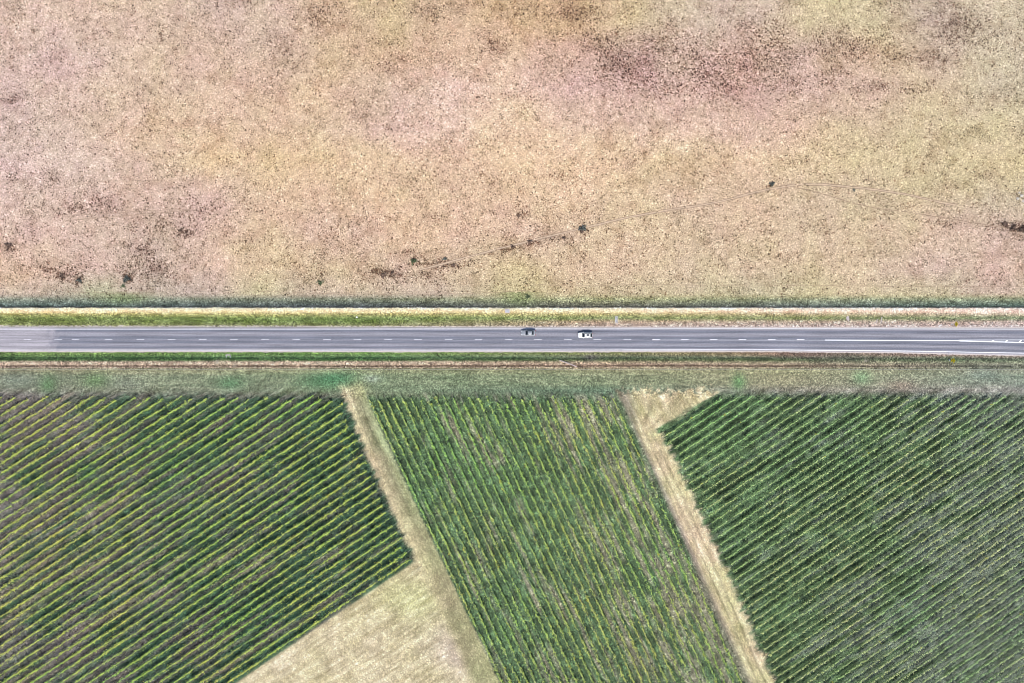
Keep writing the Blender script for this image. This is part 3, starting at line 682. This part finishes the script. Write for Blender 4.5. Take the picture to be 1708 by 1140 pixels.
# tiny dark bushes dotted all over the pasture
DOTS = [(46,94),(90,53),(190,119),(248,175),(128,123),(75,125),(294,133),(226,137),(387,188),(384,230),(17,215),(499,14),(542,170),(487,128),(677,148),(799,180),
 (598,220),(511,190),(541,236),(664,209),(792,234),(785,66),(863,108),(910,100),(935,62),(1033,44),(978,121),(1010,127),(897,185),(1015,193),(1077,196),(1102,120),(1141,206),(1121,189),
 (1257,55),(1247,86),(1387,134),(1403,143),(1470,117),(1360,127),(1545,116),(1635,67),(1708,38),(1579,191),(1638,228),(1688,215),(1670,197),(1449,222),(1540,230),(1669,235),(1315,247),(1378,250),(1305,197),
 (303,278),(255,294),(60,285),(163,312),(307,364),(415,320),(499,315),(604,323),(657,302),(688,277),(549,355),(647,392),(645,434),(551,433),(520,452),(619,300),(734,272),(788,268),
 (863,257),(932,293),(938,301),(971,300),(907,322),(1128,290),(1074,332),(1051,342),(977,352),(1138,391),(1068,364),(1071,422),(1106,456),(969,437),(925,458),(967,436),(1142,487),(1079,478),
 (1177,391),(1214,443),(1231,461),(1052,490),(1132,507),(1263,506),(1401,262),(1451,274),(1502,274),(1494,315),(1500,319),(1625,287),(1662,310),(1680,261),(1689,277),(1558,289),(1338,395),
 (1434,384),(1504,385),(1540,388),(1559,402),(1331,398),(1409,415),(1443,428),(1498,408),(1298,425),(1586,442),(1405,475),(1489,479),(1365,465),(1654,475),(1322,473),(1670,496),
 (61,483),(75,487),(57,492),(54,388),(139,298),(12,306),(318,387),(243,449),(850,506),(1264,448),(1596,419),(1543,438),(1205,433)]
var = []
for i in range(8):
    V, F, C = bush_mesh(.26+.04*(i % 3), .30, 26, 500+i, [(.035, .03, .022), (.03, .035, .025), (.05, .035, .028)][i % 3]); me = mesh_obj("small_bush", V, F, M_leaf, colors=C)
    var.append(me)
lab = "tiny dark bush, one of many dotted over the dry pasture"
rr = random.Random(5); dots = list(DOTS)
while len(dots) < 270:
    x, y = rr.uniform(5, 1703), rr.uniform(5, 485)
    if all((x-a)**2+(y-b)**2 > 150 for a, b in dots): dots.append((x, y))
for i, (x, y) in enumerate(dots):
    o = var[i] if i < len(var) else var[i % 8].copy()
    if i >= len(var): col.objects.link(o)
    wx, wy = P(x, y); o.location = (wx, wy, float(ground_z(np.array([x]), np.array([y]))[0])-.02); o.rotation_euler = (0, 0, rr.uniform(0, 6.28))
    k = rr.uniform(.75, 1.15) if i < len(DOTS) else rr.uniform(.45, .85); o.scale = (k, k, k)
    tag(o, lab, "bush", "tiny bushes dotted over the pasture")

# ------------------------------------------------------------------ cars
M_silver = mat_plain("silver_paint", (.30, .31, .33), .35, .3, noise=.03); M_white = mat_plain("white_paint", (.80, .80, .79), .3, noise=.03)
M_glass = mat_plain("tinted_glass", (.012, .014, .018), .08, noise=.02, spec=.5); M_tyre = mat_plain("tyre_rubber", (.02, .02, .02), .8)
M_roofglass = mat_plain("dark_roof_glass", (.10, .105, .115), .2, noise=.02); M_rim = mat_plain("wheel_rim", (.45, .45, .46), .4, .6); M_dark = mat_plain("dark_trim", (.03, .03, .032), .6)
M_lamp = mat_plain("lamp_lens", (.75, .76, .78), .15); M_red = mat_plain("tail_lens", (.35, .02, .02), .3)
def make_car(kind, paint, loc, label, L, W, hb, rz):
    """car with its nose toward +x; kind 'sedan' or 'hatch'"""
    root = empty("car", loc, rz); tag(root, label, "car")
    def ring(x, w0, w1, zb, zt):
        return [(x, -w0*.96, zb), (x, -w0, zb+.25), (x, -w0, zt-.16), (x, -w1, zt-.03), (x, -w1*.5, zt), (x, w1*.5, zt), (x, w1, zt-.03), (x, w0, zt-.16), (x, w0, zb+.25), (x, w0*.96, zb)]
    h = W/2; x0 = -L/2
    belt = .95 if kind == 'sedan' else 1.0
    R_ = [ring(x0, h*.72, h*.62, .38, belt-.22), ring(x0+.10, h*.88, h*.78, .26, belt-.04), ring(x0+.5, h*.98, h*.86, .2, belt), ring(x0+L*.35, h, h*.87, .2, belt),
          ring(x0+L*.6, h, h*.87, .2, belt-.01), ring(x0+L*.74, h*.98, h*.84, .2, belt-.06), ring(x0+L*.9, h*.93, h*.76, .22, belt-.16), ring(x0+L*.97, h*.82, h*.62, .26, belt-.26), ring(x0+L, h*.62, h*.5, .36, belt-.36)]
    MB().loft(R_).build("body", paint, root, True)
    # greenhouse: base and roof outlines
    if kind == 'sedan': xr0, xr1, tr0, tr1 = x0+.62, x0+L*.70, x0+1.22, x0+L*.70-.80
    else: xr0, xr1, tr0, tr1 = x0+.12, x0+L*.72, x0+.82, x0+L*.72-.80
    wb, wt = h*.88, h*.62; zt = hb-.03
    b = belt-.02
    A = [(xr0, -wb*.93, b), (xr1, -wb*.95, b-.05), (xr1, wb*.95, b-.05), (xr0, wb*.93, b)]
    T = [(tr0, -wt, zt), (tr1, -wt, zt), (tr1, wt, zt), (tr0, wt, zt)]
    MB().poly([A[1], A[2], T[2], T[1]], .02, (1, 0, .6)).build("windscreen", M_glass, root)
    MB().poly([A[3], A[0], T[0], T[3]], .02, (-1, 0, .6)).build("rear_window", M_glass, root)
    MB().poly([A[0], A[1], T[1], T[0]], .02, (0, -1, .3)).build("side_window", M_glass, root)
    MB().poly([A[2], A[3], T[3], T[2]], .02, (0, 1, .3)).build("side_window", M_glass, root)
    rf = MB(); nr = 7; rings = []
    for i in range(nr):
        u = i/(nr-1); x = tr0-.05+(tr1-tr0+.1)*u; e = 1-.10*abs(2*u-1)**3; zc = hb+.03*math.sin(math.pi*u)
        rings.append([(x, -wt*1.03*e, zt-.03), (x, -wt*.95*e, zc), (x, -wt*.4, zc+.02), (x, wt*.4, zc+.02), (x, wt*.95*e, zc), (x, wt*1.03*e, zt-.03)])
    rf.loft(rings).build("roof", paint, root, True)
    pl = MB()
    for (p, q) in zip(A, T): pl.tube(p, q, .05, .045, 6)
    for sgn in (-1, 1):
        xm = (tr0+tr1)/2; pl.tube((xm, sgn*wb*.96, b-.02), (xm, sgn*wt*1.01, zt), .045, .04, 6)
    pl.build("pillars", paint, root)
    if kind == 'hatch':
        MB().box(((tr0+tr1)/2-.15, 0, hb+.055), (.95, wt*1.15, .02)).build("sunroof", M_roofglass, root)
        for s_ in (-1, 1): MB().tube((tr0+.1, s_*wt*.9, hb+.07), (tr1-.1, s_*wt*.9, hb+.07), .02).build("roof_rail", M_dark, root)
    for xx in (x0+L*.17, x0+L*.81):
        for s_ in (-1, 1):
            wl = MB().tube((xx, s_*(h-.20), .33), (xx, s_*(h+.01), .33), .33, n=20).build("wheel", M_tyre, root)
            MB().tube((xx, s_*(h), .33), (xx, s_*(h+.018), .33), .20, n=14).build("rim", M_rim, wl)
    for s_ in (-1, 1):
        MB().box((x0+L-.22, s_*h*.66, belt-.30), (.34, .30, .14), s_*-.35, .03).build("headlight", M_lamp, root)
        MB().box((x0+.07, s_*h*.70, belt-.14), (.16, .34, .16), s_*.2, .03).build("tail_light", M_red, root)
        MB().box((xr1-.35, s_*(h+.08), belt+.05), (.16, .20, .14), 0, .03).build("mirror", paint, root)
    MB().box((x0+L-.02, 0, .42), (.10, W*.62, .22), 0, .03).build("grille", M_dark, root)
    MB().box((x0+.03, 0, .40), (.12, W*.78, .20), 0, .03).build("rear_bumper", M_dark, root)
    return root
cx, cy = P(881.3, 555.6, .9); make_car('sedan', M_silver, (cx, cy, .045), "silver sedan in the upper lane, left of the white car", 4.75, 1.84, 1.44, math.pi)
cx, cy = P(976.3, 559.4, .9); make_car('hatch', M_white, (cx, cy, .045), "white hatchback with dark sunroof beside the centre line, behind the silver sedan", 4.7, 1.86, 1.58, math.pi)

# ------------------------------------------------------------------ road signs
M_yellow = mat_plain("yellow_sign_face", (.92, .66, .02), .5, noise=.03); M_black = mat_plain("black_print_and_pipe_shade", (.02, .02, .02), .5); M_steel = mat_plain("galvanised_steel", (.55, .56, .58), .45, .5)
M_conc = mat_plain("concrete", alb((214, 200, 202)), .9, noise=.12, nscale=3); M_concg = mat_plain("grey_concrete", alb((196, 198, 206)), .9, noise=.15, nscale=3)
def sign(px, py, plate, label):
    """diamond on a post, face turned to the left of the photo (-x)"""
    x, y = P(px, py); z0 = float(ground_z(np.array([px]), np.array([py]))[0]); root = empty("warning_sign", (x, y, z0)); tag(root, label, "road sign")
    MB().tube((0, 0, -.2), (0, 0, 3.0), .05, n=10).build("post", M_steel, root)
    d = .92; zc = 2.45; xo = -.08
    p = [(xo, 0, zc-d), (xo, -d, zc), (xo, 0, zc+d), (xo, d, zc)]
    f = MB().poly(p, .025, (1, 0, 0)).build("sign_face", M_yellow, root)
    m = MB(); e = .83; w_ = .03
    q = [(xo-.004, 0, zc-e), (xo-.004, -e, zc), (xo-.004, 0, zc+e), (xo-.004, e, zc)]
    for a, b in zip(q, q[1:]+q[:1]): m.tube(a, b, .02, n=4)
    m.build("border", M_black, f)
    m = MB()
    for s_ in (-1, 1):
        m.box((xo-.006, s_*.18, zc-.05), (.012, .09, .55)); m.poly([(xo-.012, s_*.18-.13, zc+.2), (xo-.012, s_*.18+.13, zc+.2), (xo-.012, s_*.18, zc+.42)], .01, (1, 0, 0))
    m.build("arrows", M_black, f)
    if plate:
        pf = MB().box((xo+.012, 0, zc-1.12), (.025, 1.1, .5), 0, .008).build("plate", M_yellow, root)
        MB().box((xo-.006, 0, zc-1.12), (.01, .6, .08)).build("plate_mark", M_black, pf)
    MB().box((0, 0, .03), (.5, .5, .16), 0, .03).build("footing", M_concg, root)
    return root
sign(1587.6, 541.3, False, "yellow diamond warning sign on the verge above the road")
sign(1583.5, 601.3, True, "yellow diamond warning sign with plate below the road")

# ------------------------------------------------------------------ drains, pits and odd objects on the verges
def gz(px, py): return float(ground_z(np.array([px]), np.array([py]))[0])
x, y = P(846.3, 519.2); r = empty("concrete_pit", (x, y, gz(846, 519)-.05)); tag(r, "square pale concrete pit in the straw bank above the road", "drain pit")
MB().box((0, 0, .22), (1.6, 1.25, .55), 0, .05).build("pit_walls", M_conc, r); MB().box((0, 0, .53), (1.15, .85, .06), 0, .02).build("lid", M_concg, r)
x, y = P(1028, 534.5); r = empty("drain_chute", (x, y, -.1)); tag(r, "narrow pale blue-grey drain chute running down from the road shoulder", "drain")
c = MB(); 
for s_ in (-1, 1): c.box((s_*.36, 0, .10), (.10, 2.9, .28), 0, .02)
c.build("kerbs", M_concg, r); MB().box((0, 0, .0), (.62, 2.9, .12)).build("channel", M_concg, r); MB().box((-.28, -.1, .2), (.12, .9, .1)).build("grate", M_steel, r)
x, y = P(380.5, 594); z = gz(380, 597); r = empty("culvert_headwall", (x, y, z)); tag(r, "small concrete culvert headwall in the green ditch below the road", "culvert")
MB().box((0, .30, .50), (1.5, .35, .55), 0, .03).build("headwall", M_conc, r)
for s_ in (-1, 1): MB().box((s_*.68, -.2, .35), (.14, .8, .5), 0, .03).build("wing_wall", M_concg, r)
MB().tube((0, .10, .34), (0, .15, .34), .27, n=16).build("pipe_mouth", M_black, r)  # solid black disc stands in for the shade inside the pipe
x, y = P(1414, 531); r = empty("rubble_block", (x, y, gz(1414, 531))); tag(r, "pale broken concrete block on the upper verge left of the two pipes", "concrete block")
MB().box((0, 0, .12), (.9, 1.3, .36), .2, .08).build("block", M_conc, r); MB().box((.35, -.9, .06), (.5, .4, .2), .6, .05).build("fragment", M_conc, r)
for (a, b, lb) in [((1463.6, 533), (1461.5, 538.5), "short pale pipe leaning on the upper verge, left of a longer one"), ((1470.5, 529.5), (1469, 538.5), "longer pale pipe lying on the upper verge")]:
    A_ = P(*a); B_ = P(*b); m = MB(); m.tube((A_[0], A_[1], gz(*a)+.22), (B_[0], B_[1], gz(*b)+.24), .15, n=10); o = m.build("pipe", M_conc, None); tag(o, lb, "pipe")
x, y = P(595.6, 529.5); r = empty("marker_post", (x, y, gz(595, 529))); tag(r, "small white marker post in the green swale above the road", "marker post")
MB().box((0, 0, .35), (.42, .32, .7), 0, .04).build("post", M_white, r); MB().box((0, 0, .72), (.5, .4, .06), 0, .02).build("cap", M_white, r)
# fallen pole and fence below the road
A_ = P(933, 601); B_ = P(961.5, 611.6); m = MB(); m.tube((A_[0], A_[1], .12), (B_[0], B_[1], .95), .12, .13, 8); o = m.build("fallen_pole", M_conc); tag(o, "long pale slanting pole propped against the wire fence", "pole")
fr = empty("wire_fence", (0, P(0, 616.3)[1], 0)); tag(fr, "thin wire fence running along the whole verge below the road", "fence")
xa, xb = P(-60, 0)[0], P(1770, 0)[0]
for i, x in enumerate(np.linspace(xa, xb, 74)):
    MB().box((x, 0, .5), (.08, .08, 1.1), 0, .01).build("post", M_post, fr)
for z in (.35, .7, 1.02): MB().tube((xa, 0, z), (xb, 0, z), .022, n=4).build("wire", M_wire, fr)
# dead brush beside the culvert
def brush(px_, py_, n, R_, label, seed):
    x, y = P(px_, py_); r = random.Random(seed); m = MB()
    for i in range(n):
        a = r.uniform(0, 6.28); l = r.uniform(.4, 1)*R_; q = (r.uniform(-.5, .5)*R_*.8, r.uniform(-.5, .5)*R_*.8, r.uniform(.0, .15))
        m.tube(q, (q[0]+math.cos(a)*l, q[1]+math.sin(a)*l, q[2]+r.uniform(.1, .6)), .035, .012, 5)
    o = m.build("dead_brush", M_post); o.location = (x, y, gz(px_, py_)); tag(o, label, "dead branches")
brush(362, 604, 34, 1.5, "heap of bleached dead branches left of the culvert headwall", 3)
brush(392, 610, 22, 1.2, "smaller scatter of dead branches below the culvert headwall", 5)
brush(1444, 604, 26, 1.6, "bleached dead branches in the right part of the lower ditch", 8)
# pale rocks at the right edge of the pasture
M_rock = mat_plain("pale_rock", alb((215, 205, 190)), .9, noise=.2, nscale=3)
for i, (x_, y_, s_, lb) in enumerate([(1697, 332, .5, "pale rock at the right edge, lower left of the little heap"), (1703, 327, .6, "largest pale rock of the heap at the right edge"),
                                      (1706, 336, .45, "pale rock at the right edge, lowest of the little heap"), (1700, 322, .35, "smallest pale rock, top of the heap at the right edge")]):
    bm = bmesh.new(); bmesh.ops.create_icosphere(bm, subdivisions=2, radius=s_); r = random.Random(i)
    for v in bm.verts: v.co *= r.uniform(.78, 1.15); v.co.z *= .6
    me = bpy.data.meshes.new("rock"); bm.to_mesh(me); bm.free(); me.materials.append(M_rock); o = bpy.data.objects.new("rock", me); col.objects.link(o)
    a = P(x_, y_); o.location = (a[0], a[1], s_*.25); tag(o, lb, "rock")
